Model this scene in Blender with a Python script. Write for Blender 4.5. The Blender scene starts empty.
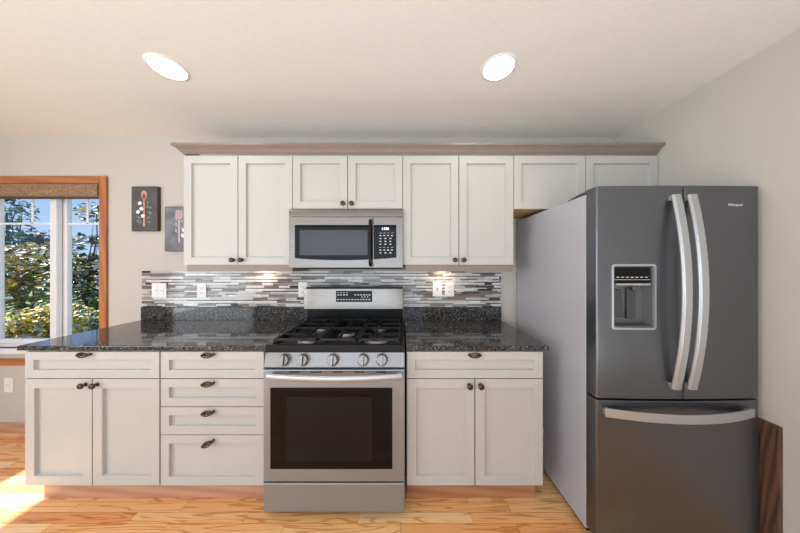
import bpy, bmesh, math, random
from mathutils import Vector, Matrix
random.seed(7)
PI = math.pi
SC = bpy.context.scene
COL = SC.collection

# ------------------------------------------------------------------ camera, world, sun, big lights, exposure
CAM_Y, CAM_Z, FPX = -1.945, 1.38, 235.0
cd = bpy.data.cameras.new('camera'); cam = bpy.data.objects.new('camera', cd); COL.objects.link(cam)
cam.location = (0, CAM_Y, CAM_Z); cam.rotation_euler = (PI/2, 0, 0)
cd.sensor_width = 36; cd.lens = FPX/800*36; cd.shift_x = -0.5/800; cd.shift_y = -0.7/800; cd.clip_start = 0.02
SC.camera = cam

w = bpy.data.worlds.new('sky'); SC.world = w; w.use_nodes = True
nt = w.node_tree; nt.nodes.clear()
tc = nt.nodes.new('ShaderNodeTexCoord'); sx = nt.nodes.new('ShaderNodeSeparateXYZ')
rp = nt.nodes.new('ShaderNodeValToRGB'); bg = nt.nodes.new('ShaderNodeBackground'); ow = nt.nodes.new('ShaderNodeOutputWorld')
rp.color_ramp.elements[0].position = 0.0; rp.color_ramp.elements[0].color = (.50, .68, .95, 1)
rp.color_ramp.elements[1].position = 0.45; rp.color_ramp.elements[1].color = (.14, .34, .85, 1)
nt.links.new(tc.outputs['Generated'], sx.inputs[0]); nt.links.new(sx.outputs['Z'], rp.inputs[0])
nt.links.new(rp.outputs[0], bg.inputs[0]); nt.links.new(bg.outputs[0], ow.inputs[0]); bg.inputs[1].default_value = 1.15

sd = bpy.data.lights.new('sun', 'SUN'); sun = bpy.data.objects.new('sun', sd); COL.objects.link(sun)
sun.rotation_euler = Vector((1.0, 0.10, -1.02)).to_track_quat('-Z', 'Y').to_euler()
sd.energy = 14.0; sd.angle = 0.02; sd.color = (.97, .97, 1)

def area(name, loc, rot, sx_, sy_, energy, color, spread=PI):
    d = bpy.data.lights.new(name, 'AREA'); d.shape = 'RECTANGLE'; d.size = sx_; d.size_y = sy_
    d.energy = energy; d.color = color; d.spread = spread
    o = bpy.data.objects.new(name, d); COL.objects.link(o); o.location = loc; o.rotation_euler = rot
    return o
area('side_fill_light', (-3.96, -3.30, 1.35), (0, -PI/2, 0), 1.7, 2.2, 80, (.84, .93, 1.0))  # unseen lamp added as side fill, with no window opening behind it
area('rear_fill_light', (-1.0, -4.80, 1.35), (PI/2, 0, 0), 3.4, 2.2, 44, (.90, .955, 1.0))  # unseen lamp added as frontal fill outside the rear opening
area('ceiling_fill_light', (-0.4, -2.7, .60), (PI, 0, 0), 4.0, 2.0, 60, (.83, .93, 1.0))  # upward lamp added behind the camera to brighten the ceiling

SC.view_settings.view_transform = 'Standard'; SC.view_settings.look = 'None'
SC.view_settings.gamma = 1; SC.view_settings.use_curve_mapping = False
SC.view_settings.exposure = -0.08

# ------------------------------------------------------------------ materials
def s2l(c): return c/12.92 if c <= .04045 else ((c+.055)/1.055)**2.4
def rgb(r, g, b): return (s2l(r/255), s2l(g/255), s2l(b/255), 1)

def base_mat(name, color, rough=.5, metal=0.0, **kw):
    m = bpy.data.materials.new(name); m.use_nodes = True
    p = m.node_tree.nodes['Principled BSDF']
    p.inputs['Base Color'].default_value = color; p.inputs['Roughness'].default_value = rough
    p.inputs['Metallic'].default_value = metal
    for k, v in kw.items(): p.inputs[k.replace('_', ' ')].default_value = v
    return m, m.node_tree, p

def N(nt, t, **kw):
    n = nt.nodes.new(t)
    for k, v in kw.items(): setattr(n, k, v)
    return n
def setin(n, **kw):
    for k, v in kw.items(): n.inputs[k.replace('_', ' ')].default_value = v
    return n
def coords(nt, scale=(1, 1, 1), rot=(0, 0, 0)):
    t = N(nt, 'ShaderNodeTexCoord'); m = N(nt, 'ShaderNodeMapping')
    m.inputs['Scale'].default_value = scale; m.inputs['Rotation'].default_value = rot
    nt.links.new(t.outputs['Object'], m.inputs['Vector']); return m.outputs['Vector']
def ramp(nt, src, stops, interp='LINEAR'):
    r = N(nt, 'ShaderNodeValToRGB'); cr = r.color_ramp; cr.interpolation = interp
    while len(cr.elements) < len(stops): cr.elements.new(0.5)
    for e, (p, c) in zip(cr.elements, stops): e.position = p; e.color = c
    nt.links.new(src, r.inputs[0]); return r.outputs[0]
def bump(nt, p, src, strength, dist=.01):
    b = N(nt, 'ShaderNodeBump'); b.inputs['Strength'].default_value = strength; b.inputs['Distance'].default_value = dist
    nt.links.new(src, b.inputs['Height']); nt.links.new(b.outputs[0], p.inputs['Normal'])

def paint(name, color, rough=.5, var=.03, scale=60, bs=.05):
    m, nt, p = base_mat(name, color, rough)
    n = setin(N(nt, 'ShaderNodeTexNoise'), Scale=scale, Detail=3.0); nt.links.new(coords(nt), n.inputs['Vector'])
    lo = tuple(c*(1-var) for c in color[:3])+(1,); hi = tuple(min(1, c*(1+var)) for c in color[:3])+(1,)
    nt.links.new(ramp(nt, n.outputs['Fac'], [(.3, lo), (.7, hi)]), p.inputs['Base Color'])
    bump(nt, p, n.outputs['Fac'], bs, .004); return m
def brushed(name, color, rough=.28, axis='x', var=.03, metal=.8):
    m, nt, p = base_mat(name, color, rough, metal)
    sc = {'x': (3, 400, 400), 'z': (400, 400, 3)}[axis]
    n = setin(N(nt, 'ShaderNodeTexNoise'), Scale=1.0, Detail=2.0); nt.links.new(coords(nt, sc), n.inputs['Vector'])
    lo = tuple(c*(1-var) for c in color[:3])+(1,); hi = tuple(min(1, c*(1+var)) for c in color[:3])+(1,)
    nt.links.new(ramp(nt, n.outputs['Fac'], [(.3, lo), (.7, hi)]), p.inputs['Base Color'])
    nt.links.new(ramp(nt, n.outputs['Fac'], [(.2, (rough*.85,)*3+(1,)), (.8, (rough*1.2,)*3+(1,))]), p.inputs['Roughness'])
    p.inputs['Anisotropic'].default_value = .5
    return m
def wood(name, cdark, clight, scale=6.0, along='x', rough=.4, dist=4.0, bs=.08):
    m, nt, p = base_mat(name, clight, rough)
    sc = {'x': (.25, 2.4, 2.4), 'z': (2.4, 2.4, .25), 'y': (2.4, .25, 2.4)}[along]
    v = coords(nt, sc)
    n = setin(N(nt, 'ShaderNodeTexNoise'), Scale=scale, Detail=6.0, Roughness=.6, Distortion=dist*.3); nt.links.new(v, n.inputs['Vector'])
    wv = setin(N(nt, 'ShaderNodeTexWave', wave_type='BANDS', bands_direction='DIAGONAL'), Scale=scale*1.3, Distortion=dist, Detail=3.0); nt.links.new(v, wv.inputs['Vector'])
    mx = N(nt, 'ShaderNodeMath', operation='MULTIPLY_ADD'); mx.inputs[1].default_value = .45
    nt.links.new(wv.outputs['Fac'], mx.inputs[0]); 
    m2 = N(nt, 'ShaderNodeMath', operation='MULTIPLY'); m2.inputs[1].default_value = .55; nt.links.new(n.outputs['Fac'], m2.inputs[0]); nt.links.new(m2.outputs[0], mx.inputs[2])
    nt.links.new(ramp(nt, mx.outputs[0], [(.15, cdark), (.75, clight)]), p.inputs['Base Color'])
    bump(nt, p, mx.outputs[0], bs, .002); return m

M = {}
M['wall'] = paint('wall_paint', rgb(198, 193, 185), .85, .015, 90, .10)
M['ceiling'] = paint('ceiling_paint', rgb(232, 229, 224), .9, .02, 55, .12)
M['cabinet'] = paint('cabinet_paint', rgb(191, 190, 185), .42, .015, 40, .02)
M['taupe'] = paint('taupe_paint', rgb(140, 125, 116), .4, .05, 40, .03)
M['white'] = paint('white_plastic', rgb(238, 238, 236), .35, .01, 20, .0)
M['vinyl'] = paint('white_vinyl', rgb(232, 234, 236), .4, .01, 20, .0)
M['slot'] = paint('slot_dark', rgb(40, 38, 36), .6, .05, 20, .0)
M['steel'] = brushed('stainless_steel', (.34, .38, .42, 1), .42, 'x', .03, .75)  # cool tint put in to cancel the orange floor reflection
M['steelu'] = brushed('upper_stainless', (.265, .25, .232, 1), .28, 'x', .03, .85)  # warmer, darker copy of the steel to offset bluish lamp reflections
M['steelv'] = brushed('bright_steel', (.52, .54, .56, 1), .36, 'z')
M['fridge'] = brushed('dark_stainless', (.155, .165, .18, 1), .33, 'z', .03, .92)
M['fridge_side'] = paint('grey_enamel', rgb(178, 178, 184), .38, .03, 120, .05)
M['black'] = paint('black_enamel', rgb(22, 22, 22), .3, .1, 60, .02)
M['iron'] = paint('cast_iron', rgb(42, 42, 44), .45, .15, 200, .15)
M['alu'] = brushed('burner_aluminium', (.55, .54, .52, 1), .35, 'x')
M['bronze'] = paint('oil_rubbed_bronze', rgb(78, 68, 60), .3, .2, 100, .1)
M['bronze'].node_tree.nodes['Principled BSDF'].inputs['Metallic'].default_value = .8
M['bglass'] = paint('black_glass', rgb(12, 12, 13), .06, .05, 3, .0)
M['mglass'] = paint('tinted_screen', rgb(54, 56, 58), .15, .03, 300, .0)
M['oglass'] = paint('oven_inner_glass', rgb(26, 25, 25), .1, .05, 3, .0)
for k_ in ('bglass', 'black', 'oglass', 'iron'): M[k_].node_tree.nodes['Principled BSDF'].inputs['Specular IOR Level'].default_value = .2
M['marks'] = paint('panel_print', rgb(215, 220, 222), .5, .02, 20, .0)
M['dplastic'] = paint('dark_grey_plastic', rgb(66, 66, 68), .35, .05, 60, .0)
M['mplastic'] = paint('mid_grey_plastic', rgb(104, 104, 106), .35, .05, 60, .0)
M['oak_trim'] = wood('oak_trim', rgb(158, 92, 50), rgb(188, 118, 70), 3, 'z', .38, 2)
M['oak_trim_h'] = wood('oak_trim_level', rgb(158, 92, 50), rgb(188, 118, 70), 3, 'x', .38, 2)
M['oak_toe'] = wood('oak_toe', rgb(178, 132, 106), rgb(202, 156, 128), 3, 'x', .45, 2)
M['walnut'] = wood('dark_walnut', rgb(62, 42, 30), rgb(112, 80, 60), 7, 'z', .5, 6)
M['ply'] = wood('raw_plywood', rgb(170, 130, 84), rgb(214, 176, 124), 4, 'x', .7, 2)
M['wood_round'] = wood('stained_wood', rgb(110, 78, 58), rgb(160, 122, 94), 6, 'z', .5, 4)
M['kick_shaded'] = wood('oak_kick_shaded', rgb(160, 108, 76), rgb(186, 134, 98), 3, 'x', .45, 2)  # darker copy of the toe oak, with the shadow put into its colour

# granite
m, nt, p = base_mat('black_granite', (.03, .03, .03, 1), .10)
v = coords(nt)
vo = setin(N(nt, 'ShaderNodeTexVoronoi'), Scale=210.0); nt.links.new(v, vo.inputs['Vector'])
sepc = N(nt, 'ShaderNodeSeparateColor'); nt.links.new(vo.outputs['Color'], sepc.inputs[0])
nt.links.new(ramp(nt, sepc.outputs[0], [(.0, rgb(20, 20, 22)), (.55, rgb(38, 38, 40)), (.76, rgb(72, 72, 72)), (.92, rgb(104, 104, 103)), (1, rgb(150, 149, 146))]), p.inputs['Base Color'])
p.inputs['Roughness'].default_value = .06
p.inputs['IOR'].default_value = 1.5
M['granite'] = m

# oak strip floor
m, nt, p = base_mat('oak_floor', (.6, .35, .15, 1), .27)
v = coords(nt)
br = N(nt, 'ShaderNodeTexBrick', offset=.37, offset_frequency=2)
setin(br, Color1=(0, 0, 0, 1), Color2=(1, 1, 1, 1), Mortar=(.5, .5, .5, 1), Scale=1.0, Mortar_Size=.0007, Mortar_Smooth=.1, Bias=0.0, Brick_Width=.62, Row_Height=.0572)
nt.links.new(v, br.inputs['Vector'])
off = N(nt, 'ShaderNodeVectorMath', operation='SCALE'); off.inputs['Scale'].default_value = 37.0
nt.links.new(br.outputs['Color'], off.inputs[0])
addv = N(nt, 'ShaderNodeVectorMath', operation='ADD'); nt.links.new(v, addv.inputs[0]); nt.links.new(off.outputs[0], addv.inputs[1])
mp = N(nt, 'ShaderNodeMapping'); mp.inputs['Scale'].default_value = (.75, 12, 1); nt.links.new(addv.outputs[0], mp.inputs['Vector'])
n1 = setin(N(nt, 'ShaderNodeTexNoise'), Scale=1.6, Detail=2.0, Distortion=.6); nt.links.new(mp.outputs[0], n1.inputs['Vector'])
ring = N(nt, 'ShaderNodeMath', operation='MULTIPLY'); ring.inputs[1].default_value = 46.0; nt.links.new(n1.outputs['Fac'], ring.inputs[0])
sn = N(nt, 'ShaderNodeMath', operation='SINE'); nt.links.new(ring.outputs[0], sn.inputs[0])
grain = ramp(nt, sn.outputs[0], [(.0, (1, 1, 1, 1)), (.55, (.97, .94, .90, 1)), (.97, (.74, .60, .46, 1))])
mp2 = N(nt, 'ShaderNodeMapping'); mp2.inputs['Scale'].default_value = (9, 260, 1); nt.links.new(addv.outputs[0], mp2.inputs['Vector'])
n2 = setin(N(nt, 'ShaderNodeTexNoise'), Scale=1.0, Detail=3.0); nt.links.new(mp2.outputs[0], n2.inputs['Vector'])
fine = ramp(nt, n2.outputs['Fac'], [(.3, (.93, .91, .89, 1)), (.6, (1, 1, 1, 1))])
plank = ramp(nt, br.outputs['Color'], [(0, rgb(238, 168, 108)), (.35, rgb(247, 184, 122)), (.7, rgb(252, 198, 138)), (1, rgb(254, 216, 166))])
mxa = N(nt, 'ShaderNodeMix', data_type='RGBA', blend_type='MULTIPLY'); mxa.inputs[0].default_value = 1
nt.links.new(plank, mxa.inputs[6]); nt.links.new(grain, mxa.inputs[7])
mxb = N(nt, 'ShaderNodeMix', data_type='RGBA', blend_type='MULTIPLY'); mxb.inputs[0].default_value = 1
nt.links.new(mxa.outputs[2], mxb.inputs[6]); nt.links.new(fine, mxb.inputs[7])
mxc = N(nt, 'ShaderNodeMix', data_type='RGBA', blend_type='MIX'); mxc.inputs[7].default_value = rgb(120, 74, 42)
nt.links.new(br.outputs['Fac'], mxc.inputs[0]); nt.links.new(mxb.outputs[2], mxc.inputs[6])
nt.links.new(mxc.outputs[2], p.inputs['Base Color'])
M['floor'] = m

# mosaic tiles
M['grout'] = paint('grout', rgb(176, 171, 167), .8, .03, 200, .1)
def glassy(name, c, r=.12): return paint(name, c, r, .10, 25, .0)
M['tiles'] = [M['grout'], glassy('tile_white', rgb(218, 217, 216)), glassy('tile_pale', rgb(190, 188, 186)), glassy('tile_grey', rgb(148, 145, 144)),
              glassy('tile_taupe', rgb(122, 108, 100)), glassy('tile_brown', rgb(76, 60, 53)), glassy('tile_black', rgb(38, 34, 34))]

# woven shade
m, nt, p = base_mat('woven_shade', rgb(140, 112, 84), .9)
n = setin(N(nt, 'ShaderNodeTexNoise'), Scale=1.0, Detail=2.0); nt.links.new(coords(nt, (70, 70, 350)), n.inputs['Vector'])
nt.links.new(ramp(nt, n.outputs['Fac'], [(.3, rgb(96, 74, 52)), (.7, rgb(176, 146, 112))]), p.inputs['Base Color']); bump(nt, p, n.outputs['Fac'], .4, .003)
M['shade'] = m
# thin window glass
m = bpy.data.materials.new('window_glass'); m.use_nodes = True; nt = m.node_tree; nt.nodes.clear()
o_ = N(nt, 'ShaderNodeOutputMaterial'); mx_ = N(nt, 'ShaderNodeMixShader'); tr_ = N(nt, 'ShaderNodeBsdfTransparent'); gl_ = N(nt, 'ShaderNodeBsdfGlossy'); lw_ = N(nt, 'ShaderNodeLayerWeight'); fr_ = N(nt, 'ShaderNodeMath', operation='POWER'); nt.links.new(lw_.outputs['Facing'], fr_.inputs[0])
fr_.inputs[1].default_value = 5.0; gl_.inputs['Roughness'].default_value = .02
nt.links.new(fr_.outputs[0], mx_.inputs[0]); nt.links.new(tr_.outputs[0], mx_.inputs[1]); nt.links.new(gl_.outputs[0], mx_.inputs[2]); nt.links.new(mx_.outputs[0], o_.inputs[0])
M['glass'] = m
def emit(name, color, strength):
    m, nt, p = base_mat(name, color, .5); p.inputs['Emission Color'].default_value = color; p.inputs['Emission Strength'].default_value = strength; return m
M['lamp'] = emit('lamp_lens', (1, .97, .93, 1), 28.0)
M['puck'] = emit('puck_lens', (1, .76, .52, 1), 105.0)
M['lcd'] = emit('display_digits', (.75, .9, .95, 1), .8)
def leafm(name, c):
    m = paint(name, c, .45, .25, 6, .0); m.node_tree.nodes['Principled BSDF'].inputs['Specular IOR Level'].default_value = .5; return m
M['leaf'] = [leafm('leaf_dark', rgb(48, 66, 36)), leafm('leaf_green', rgb(112, 138, 60)), leafm('leaf_yellow', rgb(224, 196, 74)), leafm('leaf_highlight', rgb(206, 204, 190)), leafm('leaf_russet', rgb(150, 96, 66)), leafm('leaf_blue', rgb(96, 124, 122))]  # the pale tone puts leaf highlights into the colour
M['bark'] = wood('bark', rgb(52, 40, 32), rgb(96, 80, 66), 8, 'z', .9, 5)
M['lawn'] = paint('lawn', rgb(84, 104, 52), .9, .3, 12, .3)
M['canvas1'] = None
def canvas(name, a, b, z0, z1):
    m, nt, p = base_mat(name, a, .6)
    n = setin(N(nt, 'ShaderNodeTexNoise'), Scale=9.0, Detail=4.0); nt.links.new(coords(nt), n.inputs['Vector'])
    nt.links.new(ramp(nt, n.outputs['Fac'], [(.35, a), (.65, b)]), p.inputs['Base Color']); return m
M['canvas1'] = canvas('slate_canvas', rgb(66, 64, 68), rgb(88, 86, 90), 0, 1)
M['canvas2'] = canvas('bluegrey_canvas', rgb(96, 97, 104), rgb(132, 134, 142), 0, 1)
M['frame_edge'] = paint('espresso_edge', rgb(74, 56, 46), .5, .1, 30, .05)
M['spoon'] = paint('painted_wood_spoon', rgb(206, 150, 124), .6, .08, 40, .0)
M['spoon_dk'] = paint('painted_spoon_bowl', rgb(140, 88, 64), .6, .08, 40, .0)
M['spatula'] = paint('painted_pink_spatula', rgb(214, 184, 186), .6, .05, 40, .0)
M['petal'] = paint('painted_petal', rgb(238, 236, 232), .6, .03, 40, .0)
M['pleaf'] = paint('painted_leaf', rgb(120, 142, 122), .6, .1, 40, .0)
M['pleaf2'] = paint('painted_pale_leaf', rgb(170, 176, 186), .6, .1, 40, .0)

# ------------------------------------------------------------------ mesh helpers
class B:
    def __init__(s): s.bm = bmesh.new()
    def _f(s, vs, mi=0):
        try: f = s.bm.faces.new(vs); f.material_index = mi; return f
        except ValueError: return None
    def box(s, x0, x1, y0, y1, z0, z1, mi=0):
        if x0 > x1: x0, x1 = x1, x0
        if y0 > y1: y0, y1 = y1, y0
        if z0 > z1: z0, z1 = z1, z0
        v = [s.bm.verts.new(c) for c in ((x0,y0,z0),(x1,y0,z0),(x1,y1,z0),(x0,y1,z0),(x0,y0,z1),(x1,y0,z1),(x1,y1,z1),(x0,y1,z1))]
        for q in ((0,3,2,1),(4,5,6,7),(0,1,5,4),(1,2,6,5),(2,3,7,6),(3,0,4,7)): s._f([v[i] for i in q], mi)
        return s
    def prism(s, pts, axis, a, b, mi=0):
        """pts: 2-D outline; axis x: (y,z), y: (x,z), z: (x,y)"""
        def P(u, v, t): return {'x': (t, u, v), 'y': (u, t, v), 'z': (u, v, t)}[axis]
        A = [s.bm.verts.new(P(u, v, a)) for u, v in pts]; C = [s.bm.verts.new(P(u, v, b)) for u, v in pts]
        n = len(pts)
        s._f(A[::-1], mi); s._f(C, mi)
        for i in range(n): s._f([A[i], A[(i+1) % n], C[(i+1) % n], C[i]], mi)
        return s
    def lathe(s, prof, origin, axis=(0, 0, 1), n=24, mi=0, sx=1, sy=1):
        """prof: list of (radius, height along axis)"""
        q = Vector((0, 0, 1)).rotation_difference(Vector(axis)).to_matrix(); o = Vector(origin)
        rings = []
        for r, h in prof:
            if r < 1e-6: rings.append([s.bm.verts.new(o + q @ Vector((0, 0, h)))])
            else: rings.append([s.bm.verts.new(o + q @ Vector((r*sx*math.cos(2*PI*i/n), r*sy*math.sin(2*PI*i/n), h))) for i in range(n)])
        for a, b in zip(rings, rings[1:]):
            for i in range(n):
                j = (i+1) % n
                if len(a) == 1 and len(b) == 1: continue
                if len(a) == 1: s._f([a[0], b[j], b[i]], mi)
                elif len(b) == 1: s._f([a[i], a[j], b[0]], mi)
                else: s._f([a[i], a[j], b[j], b[i]], mi)
        if len(rings[0]) > 1: s._f(rings[0][::-1], mi)
        if len(rings[-1]) > 1: s._f(rings[-1], mi)
        return s
    def sweep(s, path, prof, up=(0, 0, 1), mi=0, closed=False, scales=None):
        """sweep 2-D profile (side, up) along path"""
        P = [Vector(p) for p in path]; up = Vector(up); rings = []; n = len(P)
        for i, p in enumerate(P):
            if closed: t = P[(i+1) % n] - P[i-1]
            else: t = P[min(i+1, n-1)] - P[max(i-1, 0)]
            t.normalize(); side = t.cross(up)
            if side.length < 1e-5: side = t.cross(Vector((1, 0, 0)))
            side.normalize(); u = side.cross(t).normalized(); k = scales[i] if scales else 1
            rings.append([s.bm.verts.new(p + side*a*k + u*b*k) for a, b in prof])
        m = len(prof)
        for i in range(n if closed else n-1):
            a, b = rings[i], rings[(i+1) % n]
            for j in range(m): s._f([a[j], a[(j+1) % m], b[(j+1) % m], b[j]], mi)
        if not closed: s._f(rings[0][::-1], mi); s._f(rings[-1], mi)
        return s
    def tube(s, path, r, n=8, mi=0, up=(0, 0, 1), closed=False, scales=None):
        return s.sweep(path, [(r*math.cos(2*PI*i/n), r*math.sin(2*PI*i/n)) for i in range(n)], up, mi, closed, scales)

def children_loc(parent):
    v = Vector((0, 0, 0)); o = parent
    while o: v += o.location; o = o.parent
    return v
def obj(name, b, mat, parent=None, bevel=0, seg=2, smooth=None, label=None, origin=None):
    bmesh.ops.recalc_face_normals(b.bm, faces=b.bm.faces)
    off = children_loc(parent) if parent else Vector(origin or (0, 0, 0))
    bmesh.ops.translate(b.bm, verts=b.bm.verts, vec=-off)
    me = bpy.data.meshes.new(name); b.bm.to_mesh(me); b.bm.free()
    for m_ in (mat if isinstance(mat, list) else [mat]): me.materials.append(m_)
    o = bpy.data.objects.new(name, me); COL.objects.link(o)
    if parent: o.parent = parent
    else: o.location = off
    if smooth:
        for p_ in me.polygons: p_.use_smooth = True
        me.set_sharp_from_angle(angle=math.radians(smooth))
    if bevel:
        md = o.modifiers.new('bevel', 'BEVEL'); md.width = bevel; md.segments = seg; md.limit_method = 'ANGLE'; md.angle_limit = math.radians(40)
    if label: o['label'] = label
    return o
def tag(o, label, cat, group=None):
    o['label'] = label; o['category'] = cat
    if group: o['group'] = group
    return o
def thing(name, label, cat, loc, group=None):
    o = bpy.data.objects.new(name, None); COL.objects.link(o); o.location = loc; o.empty_display_size = .1
    return tag(o, label, cat, group)
def struct(name, b, mat, parent=None, **kw):
    o = obj(name, b, mat, parent, **kw)
    if not parent: o['kind'] = 'structure'
    return o
def arc(c, r, a0, a1, n):
    return [(c[0]+r*math.cos(a0+(a1-a0)*i/n), c[1]+r*math.sin(a0+(a1-a0)*i/n)) for i in range(n+1)]

# ------------------------------------------------------------------ room shell
XR, XL, YR, ZC = 1.78, -4.0, -4.6, 2.44
WX0, WX1, WZ0, WZ1 = -3.56, -2.475, .70, 2.06        # window opening in the back wall
b = B(); b.box(XL-.15, XR+.15, YR-.15, .15, -.12, 0); struct('floor', b, M['floor'])
b = B(); b.box(XL-.15, XR+.15, YR-.15, .15, ZC, ZC+.12); struct('ceiling', b, M['ceiling'])
b = B(); b.box(XL-.15, WX0, 0, .15, 0, ZC).box(WX1, XR+.15, 0, .15, 0, ZC).box(WX0, WX1, 0, .15, 0, WZ0).box(WX0, WX1, 0, .15, WZ1, ZC)
struct('wall_back', b, M['wall'])
b = B(); b.box(XR, XR+.15, YR, 0, 0, ZC); struct('wall_right', b, M['wall'])
DY0, DY1, DZ = -1.30, -.25, 2.06                       # unseen opening added high in the left wall to shape the sun patch
b = B(); b.box(XL-.15, XL, YR, DY0, 0, ZC).box(XL-.15, XL, DY1, 0, 0, ZC).box(XL-.15, XL, DY0, DY1, DZ, ZC).box(XL-.15, XL, DY0, DY1, 0, 1.5); struct('wall_left', b, M['wall'])
b = B(); b.box(XL, -2.7, YR-.15, YR, 0, ZC).box(0.7, XR, YR-.15, YR, 0, ZC).box(-2.7, 0.7, YR-.15, YR, 0, .25).box(-2.7, 0.7, YR-.15, YR, 2.35, ZC); struct('wall_rear', b, M['wall'])
b = B()
b.prism([(-.013, 0), (-.001, 0), (-.001, .085), (-.007, .085), (-.013, .075)], 'x', XL+.001, -2.14)
struct('baseboard_back', b, M['oak_toe'])

# window
win = bpy.data.objects.new('window_1', None); COL.objects.link(win); win.location = (-2.95, 0, .7); win['kind'] = 'structure'
CW = .058
def casing(b, x0, x1, z0, z1):
    b.box(x0, x1, -.02, -.001, z0, z1)
b = B(); casing(b, WX1, WX1+CW, .56, WZ1+CW); obj('casing', b, M['oak_trim'], win, .006, 3)
b = B(); casing(b, WX0-CW, WX0, .56, WZ1+CW); obj('casing', b, M['oak_trim'], win, .006, 3)
b = B(); casing(b, WX0, WX1, WZ1, WZ1+CW); obj('casing', b, M['oak_trim_h'], win, .006, 3)
b = B(); casing(b, WX0, WX1, .56, .615); obj('apron', b, M['oak_trim_h'], win, .006, 3)
b = B(); b.box(WX0, WX1, -.03, .10, .66, .70); obj('stool', b, M['vinyl'], win, .006, 3)  # white colour stands for the overexposed daylight on the sill
b = B(); b.box(WX0+.001, WX1-.001, .02, .105, .701, .725).box(WX0+.001, WX1-.001, .02, .105, 2.02, 2.059).box(WX0+.001, WX0+.080, .02, .105, .725, 2.02).box(WX1-.022, WX1-.001, .02, .105, .725, 2.02)
obj('frame', b, M['vinyl'], win, .003)
def sash(x0, x1, y0, y1, sw0, sw1, mx, mz):
    b = B(); b.box(x0, x0+sw0, y0, y1, .727, 2.018).box(x1-sw1, x1, y0, y1, .727, 2.018).box(x0+sw0, x1-sw1, y0, y1, .727, .765).box(x0+sw0, x1-sw1, y0, y1, 1.975, 2.018)
    o = obj('sash', b, M['vinyl'], win, .003)
    yc = (y0+y1)/2
    b = B(); b.box(x0+sw0, x1-sw1, yc-.002, yc+.002, .765, 1.975); obj('pane', b, M['glass'], o)
    b = B(); b.box(mx-.008, mx+.008, yc-.009, yc-.003, mz, 1.975).box(x0+sw0, x1-sw1, yc-.009, yc-.003, mz-.008, mz+.008); obj('grille_bar', b, M['vinyl'], o)
sash(-3.476, -2.885, .025, .06, .101, .055, -3.10, 1.735)
sash(-2.945, -2.50, .066, .10, .09, .022, -2.69, 1.742)

sh = thing('window_shade', 'brown woven shade rolled up at the top of the window', 'window shade', (-2.95, -.01, 1.94))
b = B()
pts = [(.018, 2.055), (.018, 1.965), (.012, 1.952), (-.004, 1.948), (-.016, 1.954), (-.020, 1.97), (-.017, 1.985), (-.021, 2.0), (-.017, 2.018), (-.020, 2.035), (-.014, 2.055)]
b.prism(pts, 'x', WX0+.01, WX1-.012); obj('fabric_roll', b, M['shade'], sh, smooth=50)
b = B(); b.box(WX0+.01, WX1-.012, -.012, .004, 1.932, 1.947); obj('bottom_bar', b, M['frame_edge'], sh, .003)

# outdoors
b = B(); b.box(-30, XL-.16, -8, 25, -.6, -.45).box(XL-.16, 6, .16, 25, -.6, -.45)
g = obj('ground', b, M['lawn']); g['kind'] = 'structure'
def shrub(name, label, cat, base, blobs, n, size, weights, trunk_r=.03):
    t = thing(name, label, cat, base)
    b = B(); bx, by, bz = base
    for (cx, cy, cz, rx, ry, rz) in blobs:
        P = [Vector((bx, by, bz))*(1-k/5) + Vector((cx, cy, cz))*(k/5) + Vector((random.uniform(-.06, .06), random.uniform(-.06, .06), 0))*(0 < k < 5) for k in range(6)]
        b.tube(P, trunk_r, 7, up=(0, 1, .1), scales=[1-.14*k for k in range(6)])
        for _ in range(4):
            d = Vector((random.gauss(0, 1), random.gauss(0, 1), random.gauss(0, 1))).normalized()
            e = Vector((cx+d.x*rx*.8, cy+d.y*ry*.8, cz+d.z*rz*.8)); s_ = P[random.randint(2, 5)]
            b.tube([s_, (s_+e)/2+Vector((0, 0, .05)), e], trunk_r*.3, 5, up=(.1, 1, .2), scales=[1, .7, .3])
    obj('trunk', b, M['bark'], t, smooth=60)
    b = B(); tot = sum(q[3]*q[4]*q[5] for q in blobs)
    for (cx, cy, cz, rx, ry, rz) in blobs:
        for _ in range(int(n*rx*ry*rz/tot)):
            while True:
                d = Vector((random.uniform(-1, 1), random.uniform(-1, 1), random.uniform(-1, 1)))
                if .25 < d.length < 1: break
            p_ = Vector((cx+d.x*rx, cy+d.y*ry, cz+d.z*rz)); L = size*random.uniform(.6, 1.4)
            a = Vector((random.gauss(0, 1), random.gauss(0, 1), random.gauss(-.2, .5))).normalized()
            c = a.cross(Vector((random.gauss(0, .4), random.gauss(0, .4), 1))).normalized(); nrm = a.cross(c)
            mi = random.choices(range(6), weights)[0]
            v = [b.bm.verts.new(p_+q) for q in (-a*L*.5, -a*L*.1+c*L*.28, a*L*.5, -a*L*.1-c*L*.28, -a*L*.1+nrm*L*.08)]
            b._f([v[0], v[1], v[4]], mi); b._f([v[1], v[2], v[4]], mi); b._f([v[2], v[3], v[4]], mi); b._f([v[3], v[0], v[4]], mi)
    obj('foliage', b, M['leaf'], t)
def V(px, py, d): return ((px-400)*d/FPX, d+CAM_Y, CAM_Z+(265-py)*d/FPX)
def blob(px, py, d, rpx, rpy, depth=.8): 
    x, y, z = V(px, py, d); return (x, y, z, rpx*d/FPX, depth, rpy*d/FPX)
x, y, z = V(30, 300, 4.4)
shrub('garden_shrub', 'low shrub with yellow leaves outside the window, lowest of the greenery', 'shrub', (x, y, -.45),
      [blob(18, 328, 4.3, 32, 20, .4), blob(60, 320, 4.5, 30, 18, .4)], 2200, .10, [2, 3, 7, 4, .6, 0])
x, y, z = V(28, 300, 7.0)
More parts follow.
